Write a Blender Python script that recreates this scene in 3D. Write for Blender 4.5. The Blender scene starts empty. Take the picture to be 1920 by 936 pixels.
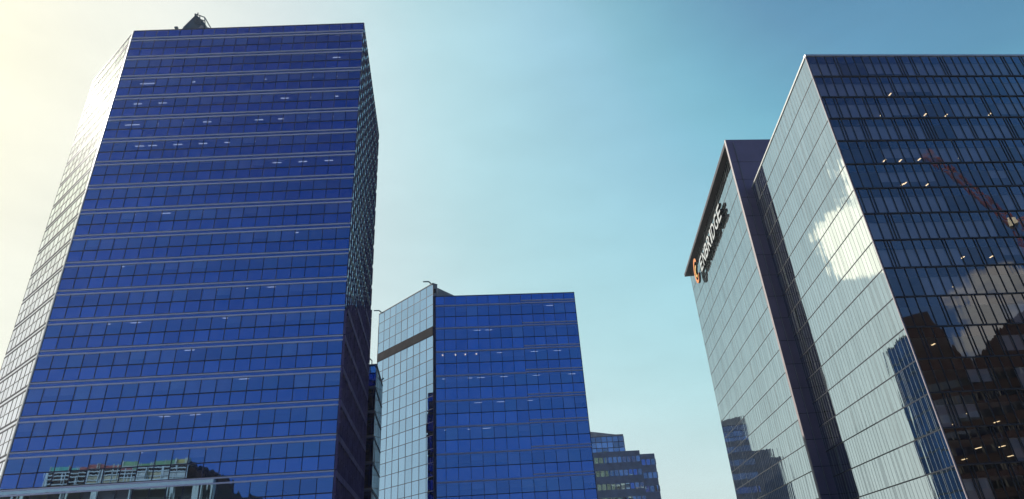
import bpy, bmesh, math, random
from mathutils import Matrix, Vector
R_ = math.radians
C = bpy.context.scene.collection
scn = bpy.context.scene

# ------------------------------------------------------------------ camera
cam = bpy.data.objects.new('camera', bpy.data.cameras.new('camera'))
C.objects.link(cam)
cam.matrix_world = Matrix(((0.9977032, 0.0677372, 0.0, 0.0),
                           (0.0316140, -0.4656436, -0.8844075, 0.0),
                           (-0.0599073, 0.8823762, -0.4667155, 1.7),
                           (0, 0, 0, 1)))
cam.data.sensor_width = 36
cam.data.lens = 36 * 1207.5 / 1920
cam.data.clip_start = 0.1
cam.data.clip_end = 6000
scn.camera = cam

# ------------------------------------------------------------------ world, sun, exposure
SUN_AZ, SUN_EL = -60.0, 36.0          # compass from +Y towards +X


def azel(az, el):
    a, e = R_(az), R_(el)
    return Vector((math.sin(a) * math.cos(e), math.cos(a) * math.cos(e), math.sin(e)))


world = bpy.data.worlds.new('World')
scn.world = world
world.use_nodes = True
nt = world.node_tree
nt.nodes.clear()


def N(t, typ, **kw):
    n = t.nodes.new(typ)
    for k, v in kw.items():
        setattr(n, k, v)
    return n


def math_node(t, op, a, b=None, clamp=False):
    n = N(t, 'ShaderNodeMath', operation=op, use_clamp=clamp)
    for i, v in enumerate((a, b)):
        if v is None:
            continue
        if isinstance(v, (int, float)):
            n.inputs[i].default_value = v
        else:
            t.links.new(v, n.inputs[i])
    return n.outputs[0]


out = N(nt, 'ShaderNodeOutputWorld')
bg = N(nt, 'ShaderNodeBackground')
bg.inputs['Strength'].default_value = 0.1
sky = N(nt, 'ShaderNodeTexSky', sky_type='NISHITA')
sky.sun_disc = False
sky.sun_elevation = R_(SUN_EL)
sky.sun_rotation = R_(SUN_AZ)
sky.altitude = 50
sky.air_density = 1.0
sky.dust_density = 2.2
sky.ozone_density = 1.5
tc = N(nt, 'ShaderNodeTexCoord')
# a slight contrast and warm-to-teal grade of the sky itself
tint = N(nt, 'ShaderNodeMix', data_type='RGBA', blend_type='MULTIPLY')
tint.inputs[0].default_value = 1.0
tint.inputs[7].default_value = (0.92, 1.12, 0.96, 1)
nt.links.new(sky.outputs[0], tint.inputs[6])


def cloud(base, centre, r0, r1, noise_scale, lo, hi, colour, stretch=(1, 1, 2.2)):
    """A bank of cloud round one direction of the sky."""
    mp = N(nt, 'ShaderNodeMapping')
    mp.inputs['Scale'].default_value = stretch
    nt.links.new(tc.outputs['Generated'], mp.inputs[0])
    no = N(nt, 'ShaderNodeTexNoise')
    no.inputs['Scale'].default_value = noise_scale
    no.inputs['Detail'].default_value = 7
    no.inputs['Roughness'].default_value = 0.55
    nt.links.new(mp.outputs[0], no.inputs['Vector'])
    dt = N(nt, 'ShaderNodeVectorMath', operation='DOT_PRODUCT')
    nt.links.new(tc.outputs['Generated'], dt.inputs[0])
    dt.inputs[1].default_value = azel(*centre)
    mr = N(nt, 'ShaderNodeMapRange', interpolation_type='SMOOTHSTEP')
    nt.links.new(dt.outputs['Value'], mr.inputs[0])
    mr.inputs[1].default_value = math.cos(R_(r1))
    mr.inputs[2].default_value = math.cos(R_(r0))
    s = math_node(nt, 'ADD', no.outputs[0], math_node(nt, 'MULTIPLY', mr.outputs[0], 0.5))
    m2 = N(nt, 'ShaderNodeMapRange', interpolation_type='SMOOTHSTEP')
    nt.links.new(s, m2.inputs[0])
    m2.inputs[1].default_value = lo
    m2.inputs[2].default_value = hi
    mx = N(nt, 'ShaderNodeMix', data_type='RGBA')
    nt.links.new(math_node(nt, 'MULTIPLY', m2.outputs[0], math_node(nt, 'MULTIPLY', mr.outputs[0], 3.0, True)), mx.inputs[0])
    nt.links.new(base, mx.inputs[6])
    mx.inputs[7].default_value = (*colour, 1)
    return mx.outputs[2]


# the clear hazy air of the day: brighter mid tones, soft shoulder round the sun
low = N(nt, 'ShaderNodeVectorMath', operation='SCALE')
low.inputs['Scale'].default_value = 0.1 / 3
nt.links.new(tint.outputs[2], low.inputs[0])
crv = N(nt, 'ShaderNodeRGBCurve')
crv.mapping.extend = 'HORIZONTAL'
CURVES = ([(0.085, 0.105), (0.115, 0.225), (0.135, 0.32), (0.195, 0.46), (0.33, 0.66), (0.6, 0.81), (1.2, 0.92), (1.7, 0.97), (3, 1.25)],
          [(0.165, 0.285), (0.2, 0.48), (0.23, 0.59), (0.32, 0.73), (0.5, 0.81), (0.9, 0.89), (1.4, 0.93), (1.9, 0.96), (3, 1.2)],
          [(0.245, 0.465), (0.29, 0.64), (0.32, 0.73), (0.42, 0.80), (0.6, 0.82), (1.1, 0.81), (1.5, 0.78), (2.0, 0.80), (3, 0.98)])
for ci, pts in enumerate(CURVES):
    cu = crv.mapping.curves[ci]
    cu.points[0].location = (0, 0)
    cu.points[1].location = (1, pts[-1][1] / 3)
    for x, y in pts[:-1]:
        cu.points.new(x / 3, y / 3)
    for p in cu.points:
        p.handle_type = 'AUTO_CLAMPED'
crv.mapping.update()
nt.links.new(low.outputs[0], crv.inputs['Color'])
high = N(nt, 'ShaderNodeVectorMath', operation='SCALE')
high.inputs['Scale'].default_value = 30
nt.links.new(crv.outputs[0], high.inputs[0])
# sky behind the camera multiplied to deep blue to set the glass reflections
sep = N(nt, 'ShaderNodeSeparateXYZ')
nt.links.new(tc.outputs['Generated'], sep.inputs[0])
south_mask = N(nt, 'ShaderNodeMapRange', interpolation_type='SMOOTHSTEP')
nt.links.new(sep.outputs['Y'], south_mask.inputs[0])
south_mask.inputs[1].default_value = 0.05
south_mask.inputs[2].default_value = -0.60
deep = N(nt, 'ShaderNodeMix', data_type='RGBA', blend_type='MULTIPLY')
nt.links.new(south_mask.outputs[0], deep.inputs[0])
nt.links.new(high.outputs[0], deep.inputs[6])
deep.inputs[7].default_value = (0.105, 0.170, 0.47, 1)
col = deep.outputs[2]
# faint unevenness of thin high haze
wm = N(nt, 'ShaderNodeMapping')
wm.inputs['Scale'].default_value = (1.2, 1.2, 3.5)
nt.links.new(tc.outputs['Generated'], wm.inputs[0])
wn = N(nt, 'ShaderNodeTexNoise')
wn.inputs['Scale'].default_value = 2.2
wn.inputs['Detail'].default_value = 6
wn.inputs['Roughness'].default_value = 0.6
nt.links.new(wm.outputs[0], wn.inputs['Vector'])
wr = N(nt, 'ShaderNodeMapRange')
nt.links.new(wn.outputs[0], wr.inputs[0])
wr.inputs[1].default_value = 0.3
wr.inputs[2].default_value = 0.7
wr.inputs[3].default_value = 0.94
wr.inputs[4].default_value = 1.06
wx = N(nt, 'ShaderNodeVectorMath', operation='MULTIPLY')
nt.links.new(col, wx.inputs[0])
nt.links.new(wr.outputs[0], wx.inputs[1])
col = wx.outputs[0]
col = cloud(col, (-22.4, 23.2), 1.5, 4.2, 16, 0.70, 0.86, (20, 18.6, 15))
col = cloud(col, (-25.0, 28.0), 1.0, 3.2, 18, 0.70, 0.86, (20, 18.6, 15))
col = cloud(col, (131, 15), 1.2, 5, 20, 0.72, 0.98, (4.2, 4.6, 5.6))
nt.links.new(col, bg.inputs['Color'])
nt.links.new(bg.outputs[0], out.inputs[0])

sun = bpy.data.objects.new('sun', bpy.data.lights.new('sun', 'SUN'))
C.objects.link(sun)
sun.data.energy = 4.5
sun.data.angle = R_(0.5)
sun.data.color = (1.0, 0.95, 0.86)
sun.rotation_euler = azel(SUN_AZ, SUN_EL).to_track_quat('Z', 'Y').to_euler()
sun.location = (-200, 100, 200)

scn.view_settings.view_transform = 'Standard'
scn.view_settings.look = 'None'
scn.view_settings.gamma = 1.0
scn.view_settings.exposure = 0.0
scn.view_settings.use_curve_mapping = False
scn.cycles.max_bounces = 10
scn.cycles.glossy_bounces = 6
scn.cycles.transparent_max_bounces = 12
scn.cycles.caustics_reflective = False
scn.cycles.caustics_refractive = False

# ------------------------------------------------------------------ materials
MATS = {}


def mat_base(name):
    m = bpy.data.materials.new(name)
    m.use_nodes = True
    m.node_tree.nodes.clear()
    o = N(m.node_tree, 'ShaderNodeOutputMaterial')
    MATS[name] = m
    return m, m.node_tree, o


def plain(name, colour, rough=0.5, metal=0.0, vary=0.25, scale=0.6, spec=0.5, bump=0.0):
    m, t, o = mat_base(name)
    p = N(t, 'ShaderNodeBsdfPrincipled')
    p.inputs['Roughness'].default_value = rough
    p.inputs['Metallic'].default_value = metal
    p.inputs['Specular IOR Level'].default_value = spec
    c = N(t, 'ShaderNodeTexCoord')
    no = N(t, 'ShaderNodeTexNoise')
    no.inputs['Scale'].default_value = scale
    no.inputs['Detail'].default_value = 6
    t.links.new(c.outputs['Object'], no.inputs['Vector'])
    r = N(t, 'ShaderNodeMapRange')
    r.inputs[1].default_value = 0.3
    r.inputs[2].default_value = 0.7
    r.inputs[3].default_value = 1 - vary
    r.inputs[4].default_value = 1 + vary
    t.links.new(no.outputs[0], r.inputs[0])
    mx = N(t, 'ShaderNodeMix', data_type='RGBA', blend_type='MULTIPLY')
    mx.inputs[0].default_value = 1
    mx.inputs[6].default_value = (*colour, 1)
    t.links.new(r.outputs[0], mx.inputs[7])
    t.links.new(mx.outputs[2], p.inputs['Base Color'])
    if bump:
        b = N(t, 'ShaderNodeBump')
        b.inputs['Strength'].default_value = bump
        t.links.new(no.outputs[0], b.inputs['Height'])
        t.links.new(b.outputs[0], p.inputs['Normal'])
    t.links.new(p.outputs[0], o.inputs[0])
    return m


def glass(name, front, graze, inner, through=0.0, p0=0.32, p1=0.68, wave=0.02, wscale=(0.9, 0.9, 0.12), rough=0.015):
    """Coated facade glass: tinted reflection that whitens towards grazing angles.
    through > 0 lets the room behind show; otherwise 'inner' is the opaque backing."""
    m, t, o = mat_base(name)
    fr = N(t, 'ShaderNodeLayerWeight')
    fr.inputs['Blend'].default_value = 0.5
    ramp = N(t, 'ShaderNodeMapRange', interpolation_type='SMOOTHSTEP')
    t.links.new(fr.outputs['Facing'], ramp.inputs[0])
    ramp.inputs[1].default_value = p0
    ramp.inputs[2].default_value = p1
    mx = N(t, 'ShaderNodeMix', data_type='RGBA')
    t.links.new(ramp.outputs[0], mx.inputs[0])
    mx.inputs[6].default_value = (*front, 1)
    mx.inputs[7].default_value = (*graze, 1)
    gl = N(t, 'ShaderNodeBsdfGlossy')
    gl.inputs['Roughness'].default_value = rough
    t.links.new(mx.outputs[2], gl.inputs['Color'])
    c = N(t, 'ShaderNodeTexCoord')
    mp = N(t, 'ShaderNodeMapping')
    mp.inputs['Scale'].default_value = wscale
    t.links.new(c.outputs['Object'], mp.inputs[0])
    no = N(t, 'ShaderNodeTexNoise')
    no.inputs['Scale'].default_value = 1.0
    no.inputs['Detail'].default_value = 2
    t.links.new(mp.outputs[0], no.inputs['Vector'])
    b = N(t, 'ShaderNodeBump')
    b.inputs['Strength'].default_value = 1.0
    b.inputs['Distance'].default_value = wave
    t.links.new(no.outputs[0], b.inputs['Height'])
    t.links.new(b.outputs[0], gl.inputs['Normal'])
    if through:
        under = N(t, 'ShaderNodeBsdfTransparent')
        under.inputs['Color'].default_value = (*inner, 1)
        fac = N(t, 'ShaderNodeMapRange')
        t.links.new(ramp.outputs[0], fac.inputs[0])
        fac.inputs[3].default_value = 1 - through
        fac.inputs[4].default_value = 0.97
    else:
        under = N(t, 'ShaderNodeBsdfDiffuse')
        under.inputs['Color'].default_value = (*inner, 1)
        fac = N(t, 'ShaderNodeMapRange')
        t.links.new(ramp.outputs[0], fac.inputs[0])
        fac.inputs[3].default_value = 0.85
        fac.inputs[4].default_value = 0.97
    ms = N(t, 'ShaderNodeMixShader')
    t.links.new(fac.outputs[0], ms.inputs[0])
    t.links.new(under.outputs[0], ms.inputs[1])
    t.links.new(gl.outputs[0], ms.inputs[2])
    t.links.new(ms.outputs[0], o.inputs[0])
    return m


def glow(name, colour, strength):
    m, t, o = mat_base(name)
    e = N(t, 'ShaderNodeEmission')
    e.inputs[0].default_value = (*colour, 1)
    e.inputs[1].default_value = strength
    t.links.new(e.outputs[0], o.inputs[0])
    return m


# left and central towers: strongly blue coated glass
BG = [glass('blue_glass_%s' % k, (0.29 * f, 0.51 * f, 0.84 * f), (0.80, 0.88, 0.88), (0.004, 0.008, 0.03), p0=0.42, p1=0.8, wave=0.006)
      for k, f in (('plain', 1.0), ('bright', 1.08), ('deep', 0.92))]
BV = [glass('blue_vision_%s' % k, (0.38 * f, 0.68 * f, 1.0 * min(f, 1)), (0.80, 0.88, 0.88), (0.82, 0.88, 1.0), through=0.38, p0=0.42, p1=0.8, wave=0.006)
      for k, f in (('plain', 1.0), ('bright', 1.08), ('deep', 0.92))]
# right tower: neutral grey-green coated glass
NG = [glass('grey_glass_%s' % k, (0.40 * f, 0.35 * f, 0.28 * f), (0.53 * g, 0.61 * g, 0.64 * g), (0.03, 0.03, 0.04), p1=0.6, wave=0.006)
      for k, f, g in (('plain', 1.0, 1.0), ('bright', 1.12, 1.03), ('deep', 0.88, 0.94))]
NV = [glass('grey_vision_%s' % k, (0.72 * f, 0.66 * f, 0.54 * f), (0.53, 0.61, 0.64), (0.94, 0.95, 0.96), through=0.6, wave=0.004)
      for k, f in (('plain', 1.0), ('bright', 1.08), ('deep', 0.92))]
CG = [glass('side_glass_%s' % k, (0.29 * f, 0.51 * f, 0.84 * f), (0.38 * f, 0.50 * f, 0.66 * f), (0.004, 0.008, 0.03), p0=0.42, p1=0.8, wave=0.004)
      for k, f in (('plain', 1.0), ('bright', 1.08), ('deep', 0.92))]
AG = [glass('pale_glass_%s' % k, (0.29 * f, 0.51 * f, 0.84 * f), (0.80 * f, 0.84 * f, 1.0 * f), (0.004, 0.008, 0.03), p0=0.42, p1=0.8, wave=0.006)
      for k, f in (('plain', 1.0), ('bright', 1.05), ('deep', 0.93))]
SV = [glass('silver_glass_%s' % k, (0.27 * f, 0.45 * f, 0.70 * f), (0.42, 0.62, 0.85), (0.01, 0.02, 0.04), wave=0.008)
      for k, f in (('plain', 1.0), ('bright', 1.1), ('deep', 0.9))]
RG = [glass('rear_glass_%s' % k, (0.025 * f, 0.06 * f, 0.16 * f), (0.03 * f, 0.07 * f, 0.18 * f), (0.004, 0.01, 0.04), wave=0.006)
      for k, f in (('plain', 1.0), ('bright', 1.4), ('deep', 0.7))]
TG = [glass('teal_glass_%s' % k, (0.55 * f, 0.75 * f, 0.80 * f), (0.6, 0.8, 0.85), (0.10, 0.16, 0.16))
      for k, f in (('plain', 1.0), ('bright', 1.3), ('deep', 0.7))]
DG = [glass('dark_glass_%s' % k, (0.05 * f, 0.07 * f, 0.14 * f), (0.5, 0.55, 0.6), (0.01, 0.01, 0.015))
      for k, f in (('plain', 1.0), ('bright', 1.5), ('deep', 0.6))]
M_mull = plain('mullion_blue_black', (0.022, 0.028, 0.07), 0.45)
M_mullg = plain('mullion_graphite', (0.03, 0.034, 0.045), 0.45)
M_mulll = plain('mullion_grey_green', (0.34, 0.38, 0.38), 0.45)
M_mullp = plain('mullion_pale', (0.15, 0.16, 0.17), 0.45)
M_refl_fin = plain('fin_reflection_purple', (0.12, 0.10, 0.22), 0.7, spec=0.1)  # purple of a dark reflection put into the fin colour
M_rail = plain('rail_aluminium', (0.74, 0.78, 0.92), 0.5, 0.0, vary=0.06)
M_blind = plain('blind_fabric', (0.68, 0.68, 0.66), 0.8, vary=0.1)
M_ceil = plain('ceiling_tile', (0.45, 0.45, 0.45), 0.9, vary=0.08)
M_core = plain('core_wall', (0.10, 0.10, 0.12), 0.8)
M_roof = plain('roof_gravel', (0.22, 0.22, 0.21), 0.9)
M_coping = plain('coping_silver', (0.62, 0.62, 0.60), 0.4, 0.3, vary=0.08)
M_purple = plain('panel_slate', (0.21, 0.18, 0.27), 0.55, vary=0.12, scale=0.25)
M_edge = plain('panel_pale_edge', (0.42, 0.36, 0.36), 0.5, vary=0.1)
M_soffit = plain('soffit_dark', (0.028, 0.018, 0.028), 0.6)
M_brown = plain('louvre_brown_grey', (0.050, 0.050, 0.060), 0.8, spec=0.05)
M_white = plain('letter_white', (0.52, 0.53, 0.53), 0.4, vary=0.04)
M_black = plain('letter_return_dark', (0.015, 0.015, 0.025), 0.5)
M_orange = plain('emblem_orange', (0.75, 0.22, 0.03), 0.45, vary=0.1)
M_yellow = plain('emblem_amber', (0.80, 0.45, 0.08), 0.45, vary=0.1)
M_steel = plain('steel_teal', (0.03, 0.10, 0.14), 0.5, vary=0.25)
M_grey = plain('screen_grey', (0.30, 0.32, 0.34), 0.6)
M_red = plain('crane_red', (0.14, 0.02, 0.025), 0.5)
M_frame = plain('frame_white', (0.55, 0.52, 0.49), 0.6, vary=0.1)
M_void = plain('shaded_recess', (0.02, 0.018, 0.022), 0.8)
M_brick = plain('dark_cladding', (0.018, 0.012, 0.017), 0.8, spec=0.05)
M_conc = plain('concrete', (0.30, 0.29, 0.28), 0.85, bump=0.1)
M_asph = plain('asphalt', (0.05, 0.05, 0.052), 0.9, bump=0.2)
M_pave = plain('paving', (0.25, 0.24, 0.23), 0.85, bump=0.15)
M_line = plain('road_paint', (0.75, 0.75, 0.72), 0.7)
M_lightw = glow('ceiling_light_cool', (0.85, 0.92, 1.0), 1.0)
M_lighty = glow('ceiling_light_warm', (1.0, 0.75, 0.42), 2.2)

# ------------------------------------------------------------------ helpers


class MB:
    """Collects quads and boxes into one mesh."""

    def __init__(s):
        s.v, s.f, s.m = [], [], []

    def poly(s, pts, mi=0):
        k = len(s.v)
        s.v += [tuple(p) for p in pts]
        s.f.append(tuple(range(k, k + len(pts))))
        s.m.append(mi)

    def hexa(s, p, mi=0):
        """p: 8 points, bottom ring then top ring."""
        k = len(s.v)
        s.v += [tuple(q) for q in p]
        for f in ((3, 2, 1, 0), (4, 5, 6, 7), (0, 1, 5, 4), (1, 2, 6, 5), (2, 3, 7, 6), (3, 0, 4, 7)):
            s.f.append(tuple(k + i for i in f))
            s.m.append(mi)

    def box(s, x0, x1, y0, y1, z0, z1, mi=0):
        s.hexa(((x0, y0, z0), (x1, y0, z0), (x1, y1, z0), (x0, y1, z0),
                (x0, y0, z1), (x1, y0, z1), (x1, y1, z1), (x0, y1, z1)), mi)

    def prism(s, plan, z0, z1, mi=0, top_mi=None):
        n = len(plan)
        k = len(s.v)
        s.v += [(x, y, z0) for x, y in plan] + [(x, y, z1) for x, y in plan]
        s.f.append(tuple(k + i for i in reversed(range(n))))
        s.m.append(mi)
        s.f.append(tuple(k + n + i for i in range(n)))
        s.m.append(mi if top_mi is None else top_mi)
        for i in range(n):
            j = (i + 1) % n
            s.f.append((k + i, k + j, k + n + j, k + n + i))
            s.m.append(mi)

    def bar(s, a, b, w, mi=0):
        a, b = Vector(a), Vector(b)
        d = (b - a).normalized()
        up = Vector((0, 0, 1)) if abs(d.z) < 0.9 else Vector((1, 0, 0))
        x = d.cross(up).normalized() * w / 2
        y = d.cross(x).normalized() * w / 2
        s.hexa([a - x - y, a + x - y, a + x + y, a - x + y, b - x - y, b + x - y, b + x + y, b - x + y], mi)

    def build(s, name, mats, parent=None):
        me = bpy.data.meshes.new(name)
        me.from_pydata(s.v, [], s.f)
        for m in (mats if isinstance(mats, (list, tuple)) else [mats]):
            me.materials.append(m)
        me.polygons.foreach_set('material_index', s.m)
        me.validate()
        bm = bmesh.new()
        bm.from_mesh(me)
        bm.normal_update()
        bm.to_mesh(me)
        bm.free()
        o = bpy.data.objects.new(name, me)
        C.objects.link(o)
        if parent:
            o.parent = parent
            o.matrix_parent_inverse = parent.matrix_world.inverted()
        return o


def thing(name, label, cat, loc, group=None):
    o = bpy.data.objects.new(name, None)
    C.objects.link(o)
    o.location = loc
    o.matrix_world = Matrix.Translation(loc)
    o['label'] = label
    o['category'] = cat
    if group:
        o['group'] = group
    return o


def ccw(p):
    a = sum(p[i][0] * p[(i + 1) % len(p)][1] - p[(i + 1) % len(p)][0] * p[i][1] for i in range(len(p)))
    return list(p) if a > 0 else list(reversed(p))


def inset(plan, d):
    p = ccw(plan)
    n = len(p)
    res = []
    for i in range(n):
        a, b, c = (Vector(p[(i + k) % n]) for k in (-1, 0, 1))
        e1, e2 = (b - a).normalized(), (c - b).normalized()
        n1, n2 = Vector((-e1.y, e1.x)), Vector((-e2.y, e2.x))
        k = (n1 + n2)
        res.append(tuple(b + k * (d / max(0.25, 1 + n1.dot(n2)))))
    return res


class Face:
    """A vertical facade from plan point a to plan point b, seen from outside."""

    def __init__(s, a, b, inside):
        s.a, s.b = Vector(a[:2]), Vector(b[:2])
        s.L = (s.b - s.a).length
        s.u = (s.b - s.a) / s.L
        n = Vector((s.u.y, -s.u.x))
        if n.dot(Vector(inside[:2]) - s.a) > 0:
            n = -n
        s.n = n

    def p(s, t, z, o=0.0):
        q = s.a + s.u * t + s.n * o
        return (q.x, q.y, z)

    def quad(s, mb, t0, t1, z0, z1, o=0.0, mi=0, tilt=(0, 0)):
        ta, tz = tilt
        w, h = (t1 - t0) / 2, (z1 - z0) / 2
        pts = [s.p(t0, z0, o - ta * w - tz * h), s.p(t1, z0, o + ta * w - tz * h),
               s.p(t1, z1, o + ta * w + tz * h), s.p(t0, z1, o - ta * w + tz * h)]
        if Vector((s.u.x, s.u.y, 0)).cross(Vector((0, 0, 1))).dot(Vector((s.n.x, s.n.y, 0))) < 0:
            pts.reverse()
        mb.poly(pts, mi)

    def block(s, mb, t0, t1, z0, z1, o0, o1, mi=0):
        mb.hexa([s.p(t0, z0, o0), s.p(t1, z0, o0), s.p(t1, z0, o1), s.p(t0, z0, o1),
                 s.p(t0, z1, o0), s.p(t1, z1, o0), s.p(t1, z1, o1), s.p(t0, z1, o1)], mi)


rng = random.Random(11)


def glazing_row(name, parent, F, z0, z1, cols, glasses, mull, mw=0.07, md=0.05, tilt=0.0035,
                rail=0.0, label=None, weights=(6, 2, 2)):
    """One storey's row of panes with its mullions: one mesh."""
    mb = MB()
    for i in range(len(cols) - 1):
        g = rng.choices((0, 1, 2), weights)[0]
        F.quad(mb, cols[i], cols[i + 1], z0, z1, 0, g,
               (rng.gauss(0, tilt), rng.gauss(0, tilt * 0.8)))
    if mw:
        for c in cols:
            F.block(mb, c - mw / 2, c + mw / 2, z0, z1 - (rail if rail else 0), -0.04, md(c, z0) if callable(md) else md, 3)
    if rail:
        F.block(mb, cols[0], cols[-1], z1 - rail, z1, -0.04, (0.04 if callable(md) else md) + 0.01, 3)
    return mb.build(name, list(glasses) + [mull], parent)


def even(L, n, m0=0.0, m1=0.0):
    return [m0 + (L - m0 - m1) * i / n for i in range(n + 1)]


def slabs_and_core(parent, plan, zs, d_slab, d_core, base=0.0, thick=(0.42, 0.45)):
    for z in zs:
        mb = MB()
        mb.prism(inset(plan, d_slab), z - thick[0], z + thick[1])
        mb.build('floor_slab', M_ceil, parent)


# ------------------------------------------------------------------ ground
g = MB()
g.poly([(-620, -620, -0.13), (620, -620, -0.13), (620, 620, -0.13), (-620, 620, -0.13)])
o = g.build('ground', M_conc)
o['kind'] = 'structure'
g = MB()
g.poly([(-400, -8, -0.122), (400, -8, -0.122), (400, 8, -0.122), (-400, 8, -0.122)])
o = g.build('road', M_asph)
o['kind'] = 'structure'
g = MB()
for k in range(-60, 60):
    g.poly([(k * 6.0, -0.075, -0.117), (k * 6.0 + 3, -0.075, -0.117), (k * 6.0 + 3, 0.075, -0.117), (k * 6.0, 0.075, -0.117)])
o = g.build('road_markings', M_line)
o['kind'] = 'structure'
for y0, y1 in ((8, 62), (-24, -8)):
    g = MB()
    g.box(-400, 400, y0, y1, -0.128, 0.0)
    o = g.build('pavement', M_pave)
    o['kind'] = 'structure'

# ------------------------------------------------------------------ left tower
A, B, Cp, E = (-57.92, 72.95), (-21.49, 74.47), (-25.14, 102.70), (-70.75, 83.21)
PL = [A, B, Cp, (-50.0, 107.0), (-72.0, 97.0), E]
HT = 84.3
T = thing('glass_tower', 'tallest blue mirrored glass tower with paired pale rails at every storey',
          'skyscraper', (-46, 90, 0))
inside = (-46, 90)
bands = [82.4 - 4.0 * k for k in range(21)]
mid = inset(PL, 0.4)
slabs_and_core(T, PL, bands[:-1], 0.35, 0)
mb = MB()
mb.prism(inset(PL, 7.0), 0.0, 83.3)
mb.build('core', M_core, T)
mb = MB()
mb.prism(inset(PL, 0.5), 83.35, 83.6, 0)
mb.build('roof', M_roof, T)
fAB, fBC, fAE = Face(A, B, inside), Face(B, Cp, inside), Face(A, E, inside)
cAB, cBC, cAE = even(fAB.L, 20), even(fBC.L, 15), even(fAE.L, 9)
for F, cols, front in ((fAB, cAB, True), (fBC, cBC, False), (fAE, cAE, False)):
    til = 0.0022 if front else 0.003
    mk = dict(tilt=til) if front else dict(tilt=til, mw=0.05, md=0.03 if F is fAE else 0.03)
    mull = M_mullp if F is fAE else M_mull
    gset = AG if F is fAE else (CG if F is fBC else BG)
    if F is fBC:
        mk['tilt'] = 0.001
    if F is fBC:                      # side wall: shallow mullions high up; below, added dark fins imitate a reflection
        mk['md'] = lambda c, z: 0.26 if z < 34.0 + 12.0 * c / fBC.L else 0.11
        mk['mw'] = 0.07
        mull = M_refl_fin
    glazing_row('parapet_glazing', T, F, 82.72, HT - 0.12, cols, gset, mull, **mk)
    for k, z in enumerate(bands):
        zl = z - 4.0 + 0.42
        if zl < 0:
            zl = 0.0
        if k < len(bands) - 1:
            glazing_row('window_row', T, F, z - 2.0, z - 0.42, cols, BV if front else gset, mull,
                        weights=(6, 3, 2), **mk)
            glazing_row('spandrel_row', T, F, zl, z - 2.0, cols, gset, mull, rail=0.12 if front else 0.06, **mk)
        else:
            glazing_row('ground_floor_glazing', T, F, 0.0, z - 0.42, cols, BG, mull, **mk)
        m = MB()
        F.quad(m, 0, F.L, z - 0.28, z + 0.18, -0.01, 0)
        if front:
            fb = m.build('floor_band', [BG[2]], T)
            for za, zb in ((-0.41, -0.25), (0.17, 0.31)):
                m = MB()
                F.block(m, 0, F.L, z + za, z + zb, -0.05, 0.10)
                m.build('rail', M_rail, fb)
        else:
            dep = 0.05 if F is fAE else 0.05
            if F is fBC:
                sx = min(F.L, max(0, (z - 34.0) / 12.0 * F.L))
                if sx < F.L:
                    F.block(m, sx, F.L, z - 0.41, z + 0.31, -0.04, 0.26, 2)  # added dark block carries the imitated reflection across the band
            F.block(m, 0, F.L, z - 0.42, z - 0.24, -0.05, dep, 1)
            F.block(m, 0, F.L, z + 0.18, z + 0.32, -0.05, dep, 1)
            m.build('floor_band', [gset[2], M_mull, M_refl_fin], T)
m = MB()
for i in range(2, 5):
    p, q = PL[i], PL[(i + 1) % 6]
    F = Face(p, q, inside)
    F.quad(m, 0, F.L, 0, HT - 0.12)
m.build('rear_wall', BG, T)
m = MB()
rim = inset(PL, -0.06)
rin = inset(PL, 0.45)
for i in range(6):
    j = (i + 1) % 6
    pc = ccw(PL)
    m.hexa([(*rin[i], HT - 0.12), (*rin[j], HT - 0.12), (*rim[j], HT - 0.12), (*rim[i], HT - 0.12),
            (*rin[i], HT), (*rin[j], HT), (*rim[j], HT), (*rim[i], HT)])
m.build('coping', M_mull, T)
# bright corner trim on the left edge of the front
m = MB()
fAE.block(m, -0.05, 0.35, 0, HT - 0.13, 0.02, 0.14)
m.build('corner_trim', M_coping, T)
# ceiling lights of the lit storeys
LL = [(32.3, 1), (21.2, 2), (28.7, 2), (32.4, 2), (21.4, 3), (25.0, 3), (28.7, 3), (32.5, 3), (21.6, 4), (25.0, 4), (28.7, 4), (32.5, 4),
      (17.7, 5), (21.4, 5), (25.1, 5), (28.8, 5), (25.1, 6), (28.8, 6), (32.5, 6), (3.1, 2), (4.2, 2), (10.3, 2), (3.0, 3),
      (6.7, 3), (2.6, 4), (3.5, 4), (6.7, 4), (10.4, 4), (14.0, 4), (4.9, 5), (6.8, 5), (10.4, 5), (14.0, 5), (6.9, 8), (11.1, 8),
      (15.7, 8), (6.8, 10), (10.1, 11), (15.1, 11), (20.3, 11), (23.2, 11), (21.8, 12), (6.8, 12), (10.5, 12), (17.8, 13),
      (16.3, 15), (19.8, 15), (11.4, 15), (28.9, 12), (24.9, 14), (26.9, 11), (28.8, 9), (21.5, 16), (14.0, 16)]
for s, k in LL:
    z = bands[k] - 0.42
    d = 1.0 if k < 7 else (0.6 if k < 10 else 0.45)
    m = MB()
    fAB.block(m, s - 0.6, s + 0.6, z - 0.05, z - 0.006, -d - 0.08, -d + 0.08)
    m.build('ceiling_light', M_lightw, T)
# window blinds
r2 = random.Random(5)
cand = []
for k in range(20):
    run = 0
    for i in range(20):
        if run == 0 and r2.random() < 0.16:
            run = r2.randint(1, 4)
        if run:
            run -= 1
            cand.append((k, i, r2.choice((1, 1, 1, 0.6))))
rest = MB()
for j, (k, i, h) in enumerate(sorted(cand, key=lambda c: -c[0])):
    m = MB() if j < 99 else rest
    z1 = bands[k] - 0.46
    fAB.block(m, cAB[i] + 0.08, cAB[i + 1] - 0.08, z1 - 1.5 * h, z1, -0.20, -0.17)
    if j < 99:
        m.build('window_blind', M_blind, T)
o = rest.build('window_blinds', M_blind, T)
o['kind'] = 'stuff'

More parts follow.
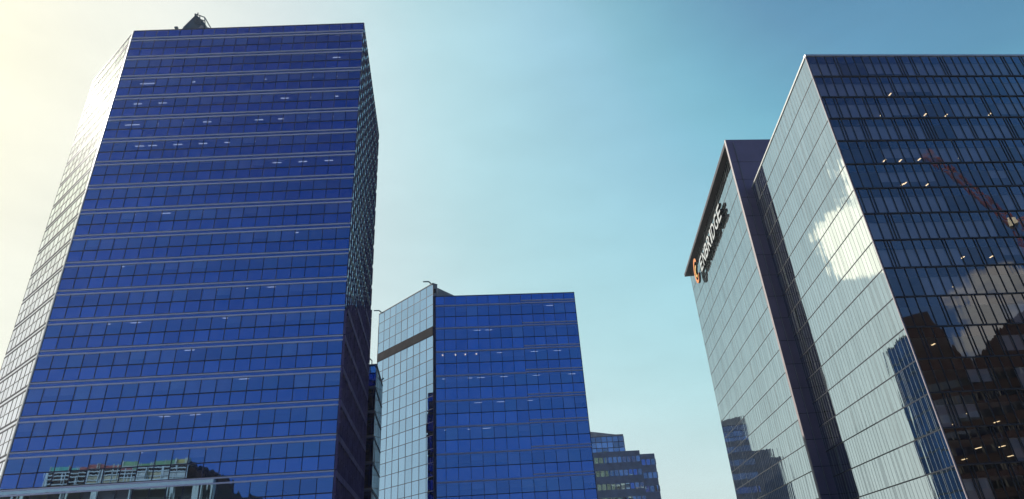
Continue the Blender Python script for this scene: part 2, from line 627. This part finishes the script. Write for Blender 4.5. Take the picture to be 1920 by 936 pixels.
# roof crane on the left tower
W = thing('window_cleaning_crane', 'dark teal maintenance crane with open cage on the roof of the tallest tower',
          'roof crane', (-50.3, 78.2, 83.6))
m = MB()
prof = [(-54.0, 83.62), (-48.0, 83.62), (-48.5, 87.9), (-49.4, 89.6), (-50.7, 91.1), (-51.1, 91.1), (-52.6, 88.6)]
n = len(prof)
k0 = len(m.v)
m.v += [(x, 76.6, z) for x, z in prof] + [(x + 0.25, 79.6, z) for x, z in prof]
m.f.append(tuple(range(k0, k0 + n)))
m.f.append(tuple(reversed(range(k0 + n, k0 + 2 * n))))
m.m += [0, 0]
for i in range(n):
    j = (i + 1) % n
    m.f.append((k0 + j, k0 + i, k0 + n + i, k0 + n + j))
    m.m.append(0)
m.build('housing', M_steel, W)
m = MB()
for y in (76.4, 79.0):
    for a, b in (((-51.0, 91.3), (-49.2, 90.3)), ((-49.2, 90.3), (-48.8, 88.4)), ((-51.0, 91.3), (-50.7, 89.3)),
                 ((-50.7, 89.3), (-48.8, 88.4)), ((-50.1, 90.8), (-49.8, 88.9)), ((-50.85, 90.4), (-49.0, 89.4))):
        m.bar((a[0], y, a[1]), (b[0], y, b[1]), 0.12)
for x, z in ((-51.0, 91.3), (-49.2, 90.3), (-48.8, 88.4), (-50.7, 89.3)):
    m.bar((x, 76.4, z), (x, 79.0, z), 0.12)
m.build('cage', M_steel, W)
m = MB()
m.bar((-51.0, 77.0, 91.2), (-50.9, 77.0, 92.2), 0.12)
m.build('mast', M_steel, W)
m = MB()
m.bar((-48.4, 77.0, 87.0), (-46.6, 77.0, 84.4), 0.5)
m.build('strut', M_grey, W)
m = MB()
m.bar((-49.2, 76.5, 88.2), (-51.2, 76.45, 84.4), 0.45)
m.build('jib', M_grey, W)
D = thing('roof_light', 'tiny lamp on a short pole at the roof edge left of the maintenance crane', 'lamp', (-53.7, 76.6, 83.6))
m = MB()
m.bar((-53.7, 76.6, 83.6), (-53.7, 76.6, 88.3), 0.1)
m.build('pole', M_steel, D)
m = MB()
m.box(-54.0, -53.5, 76.4, 76.8, 88.3, 88.6)
m.build('lamp_head', M_steel, D)

# ------------------------------------------------------------------ low block behind the left tower
S = thing('annex_block', 'narrow dark blue glass block squeezed between the tallest tower and the pale mirrored wall',
          'building', (-26, 110, 0))
sp = [(-29.0, 105.4), (-24.25, 104.97), (-25.9, 117.6), (-30.6, 118.0)]
si = (-27.3, 111)
sF, sR = Face(sp[0], sp[1], si), Face(sp[1], sp[2], si)
for F, n in ((sF, 3), (sR, 7)):
    for k in range(9):
        z1 = 37.0 - 4.05 * k
        glazing_row('window_row', S, F, max(0.3, z1 - 3.75), z1 - 0.2, even(F.L, n), BG, M_mull, mw=0.12)
        m = MB()
        F.block(m, 0, F.L, z1 - 0.2, z1 - 0.04, -0.05, 0.12)
        m.build('floor_band', M_mull, S)
m = MB()
m.prism(inset(sp, 0.1), 0, 36.9)
m.build('core', M_core, S)
m = MB()
m.bar((-25.2, 105.6, 36.9), (-25.2, 105.6, 37.8), 0.14)
m.bar((-25.2, 105.6, 37.8), (-26.1, 104.6, 38.6), 0.14)
m.build('davit_arm', M_steel, S)
m = MB()
m.bar((-25.7, 114.6, 36.9), (-25.0, 114.4, 37.3), 0.2)
m.build('davit_arm', M_steel, S)

# ------------------------------------------------------------------ central tower
P, Q, G = (-13.91, 99.98), (10.17, 102.21), (-25.73, 111.95)
PC = [P, Q, (10.9, 156), (-30.0, 156), G]
HC = 46.5
K = thing('glass_tower', 'mid-height blue glass tower with a pale mirrored side wall crossed by one brown louvre band',
          'skyscraper', (-8, 130, 0))
ki = (-8, 135)
fPQ, fPG, fQ2 = Face(P, Q, ki), Face(P, G, ki), Face(Q, PC[2], ki)
cPQ, cPG = even(fPQ.L, 13), even(fPG.L, 9)
kb = [44.7 - 4.05 * k for k in range(11)]
slabs_and_core(K, PC, kb, 0.35, 0, thick=(0.3, 0.3))
m = MB()
m.prism(inset(PC, 7.0), 0, 45.8)
m.build('core', M_core, K)
m = MB()
m.prism(inset(PC, 0.4), 45.9, 46.1)
m.build('roof', M_roof, K)
glazing_row('parapet_glazing', K, fPQ, 45.0, HC - 0.1, cPQ, BG, M_mull)
split = fPQ.L * 0.615
for k, z in enumerate(kb):
    glazing_row('window_row', K, fPQ, z - 1.95, z - 0.12, cPQ, BV, M_mull, tilt=0.0012)
    glazing_row('spandrel_row', K, fPQ, max(0, z - 3.75), z - 1.95, cPQ, BG, M_mull, tilt=0.0012, rail=0.10)
    m = MB()
    F = fPQ
    F.quad(m, 0, F.L, z - 0.13, z + 0.30, -0.01, 0)
    fb = m.build('floor_band', [BG[2]], K)
    for t0, t1, za, zb in ((0, split, -0.10, 0.10), (split, F.L, -0.02, 0.16), (split, F.L, 0.42, 0.58)):
        m = MB()
        F.block(m, t0, t1, z + za, z + zb, -0.05, 0.11)
        m.build('rail', M_rail, fb)
# pale mirrored side wall, standing above the roof as a screen
FT = 49.0
rows = [48.9, 47.0, 45.1, 43.1, 41.1]
for i in range(4):
    glazing_row('screen_glazing', K, fPG, rows[i + 1], rows[i], cPG, SV, M_mull, mw=0.06, md=0.03, tilt=0.004, rail=0.06)
m = MB()
fPG.block(m, 0, fPG.L, 39.6, 41.1, -0.05, 0.10)
m.build('louvre_band', M_brown, K)
z = 39.6
while z > 0.5:
    z0 = max(0.0, z - 2.02)
    glazing_row('window_row', K, fPG, z0, z, cPG, SV, M_mull, mw=0.08, md=0.03, tilt=0.004, rail=0.08)
    z = z0
m = MB()
fPG.block(m, 0, fPG.L, 46.2, FT, -0.9, -0.02)
m.build('screen_wall', M_grey, K)
m = MB()
fPG.block(m, -0.02, fPG.L, 48.9, 49.02, -0.92, 0.08)
m.build('screen_coping', M_steel, K)
m = MB()
e0, e1 = fPG.p(0.0, 0, -0.9), fPG.p(0.0, 0, -0.02)
m.box(P[0] + 0.1, P[0] + 0.5, P[1] - 0.06, P[1] + 0.0, 47.1, 47.9)
m.build('vent_opening', M_void, K)
m = MB()
m.hexa([(-13.3, 101.4, 46.1), (-2.0, 118.6, 46.1), (-2.3, 118.8, 46.1), (-13.6, 101.6, 46.1),
        (-13.3, 101.4, 48.7), (-2.0, 118.6, 48.7), (-2.3, 118.8, 48.7), (-13.6, 101.6, 48.7)])
m.build('roof_screen', M_grey, K)
for s, in ((0.6,), (16.2,)):
    m = MB()
    a = fPG.p(s, 48.9, -0.4)
    b = fPG.p(s + 0.2, 49.5, 0.3)
    c = fPG.p(s + 0.9, 49.55, 1.0)
    m.bar(a, b, 0.16)
    m.bar(b, c, 0.16)
    m.build('davit_arm', M_steel, K)
for F in (fQ2, Face(PC[2], PC[3], ki), Face(PC[3], PC[4], ki)):
    for k in range(12):
        z0, z1 = (0 if k == 11 else 46.5 - 4.05 * (k + 1)), 46.5 - 4.05 * k
        glazing_row('rear_window_row', K, F, z0, z1, even(F.L, max(4, int(F.L / 2.2))), RG, M_mull, mw=0.12, rail=0.3, tilt=0.003)
m = MB()
fPQ.block(m, -0.05, fPQ.L + 0.05, HC - 0.1, HC, -0.4, 0.1)
m.build('coping', M_mull, K)
m = MB()
fPQ.block(m, -0.02, 0.45, 0, HC - 0.11, 0.02, 0.16)
m.build('corner_trim', M_mull, K)
for (s, k) in ((1.5, 2), (3.6, 2), (5.2, 2), (7.0, 2)):
    for d in (0.45, 0.9):
        z = kb[k] - 0.31
        m = MB()
        fPQ.block(m, s - 0.11, s + 0.11, z - 0.05, z - 0.006, -d - 0.11, -d + 0.11)
        m.build('ceiling_light', M_lighty, K)
for (s, k) in ((7.0, 4), (10.6, 4), (15.1, 4), (2.0, 3), (3.8, 3), (5.6, 3), (7.6, 3), (11.3, 3), (16.6, 3), (22.4, 3),
               (11.0, 2), (16.6, 2), (20.4, 2), (5.4, 0), (19.8, 0), (7.3, 1), (9.2, 1), (2.2, 5), (5.8, 5), (8.2, 5)):
    z = kb[k] - 0.31
    m = MB()
    fPQ.block(m, s - 0.6, s + 0.6, z - 0.05, z - 0.006, -0.58, -0.44)
    m.build('ceiling_light', M_lightw, K)
r2 = random.Random(8)
for k in range(11):
    for i in range(13):
        if r2.random() < 0.2:
            m = MB()
            h = r2.choice((1, 1, 0.5))
            fPQ.block(m, cPQ[i] + 0.08, cPQ[i + 1] - 0.08, kb[k] - 0.35 - 1.5 * h, kb[k] - 0.35, -0.20, -0.17)
            m.build('window_blind', M_blind, K)

# the central tower was drawn at a nominal 4 m storey; it stands a little farther off and larger
lam = 1.15
K.scale = (lam, lam, lam)
K.location = Vector((0, 0, 1.7)) + (Vector((-8, 130, 0)) - Vector((0, 0, 1.7))) * lam

# ------------------------------------------------------------------ far stepped building
X = thing('stepped_building', 'distant small building stepping down in three tiers, teal glass on top and slate below',
          'building', (28, 215, 0))
dv = Vector((math.sin(R_(86)), math.cos(R_(86))))
f0 = Vector((30.93, 207.6))


def fp(t):
    return tuple(f0 + dv * t)


xi = (28, 260)
tiers = [(-16.0, 0.0, 0.0, 43.0, TG, 9), (-16.0, 4.3, 0.0, 37.6, DG, 12), (4.3, 8.7, 0.0, 36.4, DG, 3)]
F = Face(fp(-16.0), fp(0.0), xi)
glist = even(F.L, 9)
for k in range(3):
    glazing_row('upper_window_row', X, F, 43.0 - 0.4 - 1.75 * (k + 1), 43.0 - 0.4 - 1.75 * k, glist, TG, M_mull, mw=0.16, rail=0.18,
                weights=(3, 3, 3), tilt=0.003)
m = MB()
F.block(m, 0, F.L, 42.6, 43.0, -0.4, 0.12)
m.build('upper_coping', M_grey, X)
m = MB()
m.prism([tuple(Vector(fp(-16)) + Vector((0, 0.12))), tuple(Vector(fp(0)) + Vector((0, 0.12))), tuple(f0 + dv * 0.5 + Vector((0, 14))), tuple(f0 - dv * 16 + Vector((0, 14)))], 30, 42.6)
m.build('upper_tier', M_core, X)
m = MB()
a, b = fp(-16), fp(-2.6)
m.hexa([(*a, 43.0), (*b, 43.0), (b[0], b[1] + 8, 43.0), (a[0], a[1] + 8, 43.0),
        (a[0], a[1], 45.2), (b[0], b[1], 43.05), (b[0], b[1] + 8, 43.05), (a[0], a[1] + 8, 45.2)])
m.build('sloping_parapet', M_grey, X)
for t0, t1, top, nm in ((-16.0, 4.3, 37.7, 'middle'), (4.34, 8.8, 36.5, 'lower')):
    a = Vector(fp(t0)) - Vector((0, 0.6))
    b = Vector(fp(t1)) - Vector((0, 0.6))
    F = Face(a, b, xi)
    nn = max(3, int((t1 - t0) / 1.45))
    z = top
    m = MB()
    F.block(m, 0, F.L, top - 1.6, top, -13.0, 0.1)
    m.build(nm + '_parapet', M_brick if False else plain('slate_cladding_' + nm, (0.10, 0.15, 0.24), 0.6), X)
    for k in range(9):
        z1 = top - 1.6 - 3.9 * k
        if z1 < 3:
            break
        glazing_row(nm + '_window_row', X, F, z1 - 1.7, z1, even(F.L, nn), [TG[0], TG[2], BG[0]], MATS['slate_cladding_' + nm], mw=0.3, tilt=0.006, weights=(3, 4, 3))
        m = MB()
        F.block(m, 0, F.L, max(0, z1 - 3.9), z1 - 1.7, -0.3, 0.08)
        m.build(nm + '_spandrel', MATS['slate_cladding_' + nm], X)
    m = MB()
    pa, pb = a + Vector((0, 0.1)), b + Vector((0, 0.1))
    m.prism([tuple(pa), tuple(pb), (pb.x, pb.y + 13), (pa.x, pa.y + 13)], 0, top - 1.62)
    m.build(nm + '_tier', MATS['slate_cladding_' + nm], X)

# west tiers, hidden behind the central tower but mirrored in the right tower
for t0, t1, top, nm in ((-22.6, -16.05, 34.5, 'west'), (-24.4, -22.65, 32.0, 'low_west')):
    a, b = Vector(fp(t0)), Vector(fp(t1))
    m = MB()
    m.prism([tuple(a), tuple(b), (b.x, b.y + 12), (a.x, a.y + 12)], 0, top)
    m.build(nm + '_tier', MATS['slate_cladding_middle'], X)
mu = 1.6
X.scale = (mu, mu, mu)
X.location = Vector((0, 0, 1.7)) + (Vector((28, 215, 0)) - Vector((0, 0, 1.7))) * mu

# ------------------------------------------------------------------ right tower: front slab and back slab
Rn, L_, RR = (48.96, 78.15), (51.92, 116.71), (83.84, 81.38)
uD = (Vector(RR) - Vector(Rn)).normalized()
RE = tuple(Vector(Rn) + uD * 58)
uL = (Vector(L_) - Vector(Rn)).normalized()
RB = tuple(Vector(RE) + uL * 40)
PR = [Rn, RE, RB, L_]
HR = 74.5
O = thing('office_tower', 'office tower of two slabs with a pale glass side, dark glass front and slate wall',
          'skyscraper', (75, 105, 0))
oi = (78, 100)
fD, fL = Face(Rn, RE, oi), Face(Rn, L_, oi)
lv = [69.9 - 4.19 * k for k in range(17)]


def ragged(L, seed, base):
    r = random.Random(seed)
    t, res = 0.0, [0.0]
    while True:
        w = r.choice((base, base, base * 0.95, base * 1.08, base * 0.32))
        if res[-1] + w > L - 0.6:
            break
        res.append(res[-1] + w)
    res.append(L)
    return res


for k in range(-1, 16):
    z0 = lv[k + 1]
    z1 = z0 + 4.19 if k >= 0 else HR - 0.35
    cD, cL = ragged(fD.L, 100 + k, 1.42), ragged(fL.L, 200 + k, 1.05)
    glazing_row('window_row', O, fD, z0, z0 + 2.75, cD, NV, M_mullg, mw=0.065, md=0.10, tilt=0.0013)
    glazing_row('spandrel_row', O, fD, z0 + 2.75, z1, cD, NG, M_mullg, mw=0.065, md=0.10, tilt=0.0013)
    glazing_row('side_window_row', O, fL, z0, z1 - 0.0, cL, NG, M_mulll, mw=0.04, md=0.015, tilt=0.002, weights=(4, 4, 4))
    m = MB()
    fD.block(m, 0, fD.L, z0 - 0.08, z0 + 0.08, -0.05, 0.16)
    m.build('floor_band', M_mullg, O)
    m = MB()
    fL.block(m, 0, fL.L, z0 - 0.08, z0 + 0.08, -0.05, 0.03)
    m.build('side_floor_band', M_mullg, O)
    m = MB()
    m.prism(inset(PR, 0.45), z0 + 2.85, min(z1 + 0.05, 74.0))
    m.build('floor_slab', M_ceil, O)
    # blinds on the dark facade
    rb = random.Random(300 + k)
    m = MB()
    i = 0
    while i < len(cD) - 1 and cD[i] < 46:
        n = rb.randint(2, 6)
        mode = rb.random()
        h = 0.0 if mode < 0.30 else (1.0 if mode < 0.72 else rb.choice((0.45, 0.6, 0.75)))
        if k in (2, 6):
            h = 0.0 if mode < 0.25 else 1.0
        j = min(len(cD) - 1, i + n)
        if h:
            hh = 2.65 * h
            for q in range(i, j):
                fD.block(m, cD[q] + 0.06, cD[q + 1] - 0.06, z0 + 2.72 - hh, z0 + 2.72, -0.22, -0.19)
        i = j
    if m.v:
        m.build('window_blind', M_blind, O)
m = MB()
fD.quad(m, 0, fD.L, 0, lv[-1])
fL.quad(m, 0, fL.L, 0, lv[-1])
m.build('ground_floor_glazing', NG, O)
m = MB()
cp = [Vector(Rn) - Vector((uL.y, -uL.x)) * 0 + uL * 20 + uD * 2, Vector(RE) + uL * 20, Vector(RB) - uL * 1, Vector(L_) + uD * 2 - uL * 1]
m.prism([tuple(c) for c in cp], 0, 73.6)
m.build('core', M_core, O)
m = MB()
m.prism(inset(PR, 0.3), 74.02, 74.2)
m.build('roof', M_roof, O)
m = MB()
Face(RE, RB, oi).quad(m, 0, 40, 0, HR - 0.35)
m.build('rear_wall', NG, O)
m = MB()
fD.block(m, -0.12, fD.L, HR - 0.35, HR, -0.5, 0.12)
fL.block(m, 0.02, fL.L, HR - 0.352, HR + 0.002, -0.5, 0.12)
m.build('coping', M_coping, O)
m = MB()
fD.block(m, 1.6, fD.L, HR + 0.003, HR + 0.40, -0.45, -0.35)
m.build('roof_screen', M_grey, O)
m = MB()
fL.block(m, -0.06, 0.12, 0, HR - 0.36, 0.02, 0.16)
m.build('corner_trim', M_edge, O)
RL = [(3.2, 1.91, 0), (32.6, 2.54, 0), (13.8, 2.63, 1), (10.8, 2.74, 2), (18.2, 2.65, 2), (21.9, 2.87, 2), (29.2, 2.67, 2),
      (8.8, 3.18, 4), (11.4, 3.24, 4), (14.3, 3.01, 4), (20.5, 3.14, 4), (23.8, 3.46, 4), (10.6, 3.14, 5), (10.4, 3.5, 5), (14.4, 3.63, 5),
      (14.6, 3.17, 8), (18.9, 3.19, 8), (11.8, 4.02, 9), (8.6, 6.54, 13), (11.4, 12.83, 13), (17.7, 12.51, 13), (13.7, 15.97, 14),
      (20.1, 15.31, 14), (6.6, 7.89, 15), (9.0, 6.85, 14), (12.0, 6.59, 14), (25.2, 3.1, 9), (28.4, 6.5, 11), (33.5, 3.1, 7),
      (37.2, 3.0, 4), (40.5, 3.0, 2), (38.0, 6.5, 9), (24.0, 12.6, 14), (5.2, 3.0, 11)]
for s, d, k in RL:
    z = lv[k] + 2.85
    m = MB()
    ln = 0.3 if d < 5 else 0.5
    fD.block(m, s - 0.09, s + 0.09, z - 0.06, z - 0.006, -d - ln, -d + ln)
    m.build('ceiling_light', M_lighty, O)

# back slab with slate end wall and dark eaves
K0, KF = Vector((48.84, 116.43)), Vector((54.13, 186.63))
uK = (KF - K0).normalized()
nK = Vector((uK.y, -uK.x))           # towards the building (+x)
HK = 87.0
rec = 1.5
bl = [85.5 - 4.55 * k for k in range(1, 19)]
fK = Face(K0 + nK * rec, KF + nK * rec, (90, 150))
fW = Face(K0, K0 + uD * 26, (70, 150))
KL = fK.L - 1.2
for k, z1 in enumerate([86.2] + bl):
    z0 = bl[k] if k < len(bl) else 0.0
    cK = ragged(KL, 400 + k, 1.35)
    glazing_row('back_window_row', O, fK, max(z0, 0), z1, cK, NG, M_mulll, mw=0.05, md=0.015, tilt=0.002, weights=(4, 4, 4))
    if k < len(bl):
        m = MB()
        fK.block(m, 0, KL, z0 - 0.08, z0 + 0.08, -0.05, 0.03)
        m.build('back_floor_band', M_mullg, O)
# slate panels of the end wall
zs = [0.0] + [b for b in reversed(bl) if b > 1] + [HK]
m = MB()
for z0, z1 in zip(zs[:-1], zs[1:]):
    fW.block(m, 0.03, 26, z0 + 0.045, z1 - 0.045, -0.5, 0.0)
m.build('slate_end_wall', M_purple, O)
m = MB()
fW.block(m, 0.08, 26, 0, HK - 0.1, -0.46, -0.06)
m.build('slate_wall_backing', M_void, O)
m = MB()
fW.block(m, -0.08, 0.03, 0, HK, -0.6, 0.02)
m.build('pale_wall_edge', M_edge, O)
m = MB()
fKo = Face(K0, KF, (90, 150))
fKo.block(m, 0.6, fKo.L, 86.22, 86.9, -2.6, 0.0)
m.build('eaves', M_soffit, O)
m = MB()
fKo.block(m, 0.6, fKo.L, 86.905, HK, -2.6, 0.06)
m.build('eaves_trim', M_edge, O)
m = MB()
body = [K0 + nK * (rec + 0.3) + uK * 0.8, K0 + uD * 24 + uK * 0.8, KF + nK * 24 - uK * 1.3, KF + nK * (rec + 0.3) - uK * 1.3]
m.prism([tuple(c) for c in body], 0, 86.2)
m.build('back_core', M_core, O)

fN = Face(KF - uK * 1.2 + nK * (rec + 0.3), KF - uK * 1.2 + nK * 24, (70, 150))
for k, z1 in enumerate([86.2] + bl):
    z0 = bl[k] if k < len(bl) else 0.0
    glazing_row('rear_window_row', O, fN, max(z0, 0), z1, even(fN.L, 14), NG, M_mullg, mw=0.08, md=0.05, rail=0.2)

# ------------------------------------------------------------------ sign on the back slab
SG = thing('rooftop_sign', 'white raised capital letters with an orange swirl emblem under dark eaves',
           'sign', (51.5, 150, 78))
text = 'ENBRIDGE'
s_hi, s_lo = 49.5, 16.5
zb, ht = 77.8, 3.9
step = (s_hi - s_lo) / 7.75


def letter_mesh(ch):
    cu = bpy.data.curves.new('letter', 'FONT')
    cu.body = ch
    cu.extrude = 0.5
    cu.offset = 0.012
    ob = bpy.data.objects.new('letter_tmp', cu)
    C.objects.link(ob)
    dg = bpy.context.evaluated_depsgraph_get()
    me = bpy.data.meshes.new_from_object(ob.evaluated_get(dg))
    bpy.data.objects.remove(ob)
    return me


pos = s_hi
for ch in text:
    me = letter_mesh(ch)
    xs = [v.co.x for v in me.vertices]
    ys = [v.co.y for v in me.vertices]
    x0, w, h = min(xs), max(xs) - min(xs), max(ys) - min(ys)
    y0 = min(ys)
    width = step * (0.30 if ch == 'I' else 0.80)
    for v in me.vertices:
        t = pos - (v.co.x - x0) / w * width
        z = zb + (v.co.y - y0) / h * ht
        v.co = Vector(fK.p(t, z, 0.62 + v.co.z * 0.7))
    me.materials.clear()
    me.materials.append(M_white)
    me.materials.append(M_black)
    me.update()
    nout = Vector((fK.n.x, fK.n.y, 0))
    for p in me.polygons:
        nn = p.normal
        p.material_index = 0 if abs(nn.dot(nout)) > 0.7 else 1
        p.use_smooth = False
    ob = bpy.data.objects.new('letter', me)
    C.objects.link(ob)
    ob.parent = SG
    ob.matrix_parent_inverse = SG.matrix_world.inverted()
    pos -= width + step * 0.20
# swirl emblem: two thick crescents and a core stroke


def crescent(name, cx, cz, r, a0, a1, wmax, mats):
    mb = MB()
    nseg = 20
    ring = []
    for i in range(nseg + 1):
        t = i / nseg
        a = R_(a0 + (a1 - a0) * t)
        w = wmax * (0.25 + 0.75 * math.sin(math.pi * (0.15 + 0.85 * t)))
        ring.append([(r - w / 2, a), (r + w / 2, a)])
    for i in range(nseg):
        q = []
        for o_ in (0.7, 1.3):
            for (rr, a) in (ring[i][0], ring[i][1], ring[i + 1][1], ring[i + 1][0]):
                q.append(fK.p(cx - rr * math.cos(a) * 0.8, cz + rr * math.sin(a), o_))
        k = len(mb.v)
        mb.hexa(q, 1)
        mb.m[-5] = 0
    return mb.build(name, mats, SG)


crescent('emblem_swirl', 54.3, 80.6, 3.3, 40, 330, 1.3, [M_orange, M_black])
crescent('emblem_swirl', 54.3, 80.4, 1.5, 60, 300, 1.1, [M_yellow, M_black])

# ------------------------------------------------------------------ buildings the glass reflects
H1 = thing('panel_building', 'pale framed building with a row of coloured roof panels, mirrored low in the tallest tower',
           'building', (-110, -40, 0))
m = MB()
m.box(-160, -71.5, -70, -26.2, 0, 31.0)
m.build('body', M_void, H1)
m = MB()
xsf = [-160, -150, -141, -132, -126, -118.4, -108.9, -99.9, -91.5, -82.5, -75.0, -72.2]
for x in xsf:
    m.box(x - 0.55, x + 0.55, -26.2, -25.0, 0, 30.0)
for z in (30.0, 21.5, 13.0, 5.0):
    m.box(-160.6, -71.6, -26.2, -24.9, z, z + 1.25)
m.build('white_frame', M_frame, H1)
m = MB()
m.box(-113.8, -79.0, -60, -28.0, 31.0, 36.4)
m.build('roof_storey', M_void, H1)
m = MB()
pw = (113.8 - 79.0) / 11
for i in range(12):
    x = -113.8 + pw * i
    m.box(x - (0.45 if i == 0 else 0.16), x + 0.16, -27.98, -27.2, 31.7, 36.8)
for z in (32.3, 33.5, 34.4, 35.2):
    m.box(-113.8, -79.0, -27.98, -27.35, z, z + 0.22)
m.build('roof_frame', M_frame, H1)
pal = {'teal': (0.05, 0.33, 0.30), 'red': (0.35, 0.05, 0.05), 'green': (0.14, 0.25, 0.12), 'ochre': (0.42, 0.30, 0.08), 'tan': (0.36, 0.27, 0.15),
       'stone': (0.42, 0.38, 0.33)}
pm = {k: plain('panel_' + k, v, 0.5) for k, v in pal.items()}
for i, c in enumerate(('teal', 'teal', 'red', 'red', 'red', 'red', 'green', 'green', 'green', 'green', 'ochre')):
    m = MB()
    x = -113.8 + pw * i
    m.box(x + 0.17, x + pw - 0.17, -27.97, -27.4, 35.5, 36.5)
    m.build('coloured_panel', pm[c], H1)
for i, c in enumerate(('tan', 'tan', 'tan', 'stone', 'stone', 'tan', 'stone', 'stone')):
    m = MB()
    x = -113.8 + pw * (i + 3)
    m.box(x + 0.17, x + pw - 0.17, -27.97, -27.5, 31.6, 32.25)
    m.box(x + 0.17, x + pw - 0.17, -27.97, -27.5, 32.6, 33.4)
    m.build('coloured_panel', pm[c], H1)
m = MB()
m.hexa([(-78.9, -60, 31.0), (-74.5, -60, 31.0), (-74.5, -28.2, 31.0), (-78.9, -28.2, 31.0),
        (-78.9, -60, 35.6), (-75.6, -60, 33.2), (-75.6, -28.2, 33.2), (-78.9, -28.2, 35.6)])
m.build('stair_hood', M_brick, H1)

cD_ = Vector((133.13, 2.19))
un = Vector((-0.6947, -0.7193))
fw = Vector((0.7193, -0.6947))


def raked(name, label, prof, depth, seed):
    cu = sum(p[0] for p in prof) / len(prof)
    c0 = cD_ + un * cu + fw * depth / 2
    t = thing(name, label, 'building', (c0.x, c0.y, 0), 'dark brown buildings mirrored in the dark facade')
    mb = MB()
    n = len(prof)
    k = len(mb.v)
    for d in (0, depth):
        for (u_, z_) in prof:
            q = cD_ + un * u_ + fw * d
            mb.v.append((q.x, q.y, z_))
    mb.f.append(tuple(range(n)))
    mb.f.append(tuple(reversed(range(n, 2 * n))))
    mb.m += [0, 0]
    for i in range(n):
        j = (i + 1) % n
        mb.f.append((j, i, n + i, n + j))
        mb.m.append(0)
    o_ = mb.build('body', M_brick, t)
    us = [p[0] for p in prof]
    Fq = Face(tuple(cD_ + un * min(us)), tuple(cD_ + un * max(us)), tuple(cD_ + fw * 20))
    for i in range(10):
        z0 = 4 + i * 4.2
        if z0 + 2 > min(p[1] for p in prof if p[1] > 1) - 2:
            break
        r_ = glazing_row('window_row', t, Fq, z0, z0 + 2.0, even(Fq.L, int(Fq.L / 2.2)), DG, M_mullg, mw=0.25)
        r_.location.x -= fw.x * 0.06
        r_.location.y -= fw.y * 0.06
    return t


raked('dark_raked_tower', 'dark brown building with flat then falling roofline, mirrored left in the dark facade',
      [(-1.2, 0), (-1.2, 47.6), (3.6, 60.0), (4.2, 63.4), (34, 63.4), (34, 0)], 35, 1)
raked('dark_raked_tower', 'dark brown building whose roofline climbs rightward, mirrored low in the dark facade',
      [(-60, 0), (-60, 88), (-16.3, 58.0), (-10.6, 54.9), (-1.3, 47.4), (-1.3, 0)], 35, 2)

# red tower crane seen only in the dark facade
CR = thing('tower_crane', 'red luffing tower crane faintly mirrored in the upper right of the dark glass facade', 'crane',
           (*(cD_ + un * -23.5 + fw * 6), 0))


def cpt(u_, z_, d=6.0):
    q = cD_ + un * u_ + fw * d
    return (q.x, q.y, z_)


def lattice(mb, a, b, w, n):
    a, b = Vector(a), Vector(b)
    d = (b - a).normalized()
    s1 = d.cross(Vector((fw.x, fw.y, 0))).normalized() * w / 2
    s2 = Vector((fw.x, fw.y, 0)) * w / 2
    cor = [s1 + s2, s1 - s2, -s1 - s2, -s1 + s2]
    for c in cor:
        mb.bar(a + c, b + c, 0.24)
    for i in range(n):
        p0, p1 = a.lerp(b, i / n), a.lerp(b, (i + 1) / n)
        for j in range(4):
            mb.bar(p0 + cor[j], p1 + cor[(j + 1) % 4], 0.13)


m = MB()
lattice(m, cpt(-23.5, 0), cpt(-23.5, 82), 2.2, 26)
m.build('mast', M_red, CR)
m = MB()
lattice(m, cpt(-23, 83), cpt(-11.0, 114), 1.8, 14)
m.build('jib', M_red, CR)
m = MB()
lattice(m, cpt(-24, 83), cpt(-31, 84), 1.8, 4)
m.build('counter_jib', M_red, CR)
m = MB()
a, b = Vector(cpt(-31.5, 82, 4.8)), Vector(cpt(-28.8, 82, 7.2))
m.bar(cpt(-31.5, 83), cpt(-28.5, 83), 2.4)
m.build('counterweight', M_conc, CR)
m = MB()
m.bar(cpt(-21.8, 83.2, 4.4), cpt(-23.6, 83.2, 4.4), 2.2)
m.build('cab', M_frame, CR)


# ------------------------------------------------------------------ thin summer haze over the whole place
m = MB()
m.box(-640, 640, -640, 640, -1.13, 121)
hz = m.build('haze', [], None)
hz['kind'] = 'stuff'
hm, ht_, ho = mat_base('haze_air')
pv = N(ht_, 'ShaderNodeVolumePrincipled')
pv.inputs['Color'].default_value = (0.95, 0.93, 0.92, 1)
pv.inputs['Density'].default_value = 0.00017
pv.inputs['Anisotropy'].default_value = 0.45
ht_.links.new(pv.outputs[0], ho.inputs['Volume'])
hz.data.materials.append(hm)
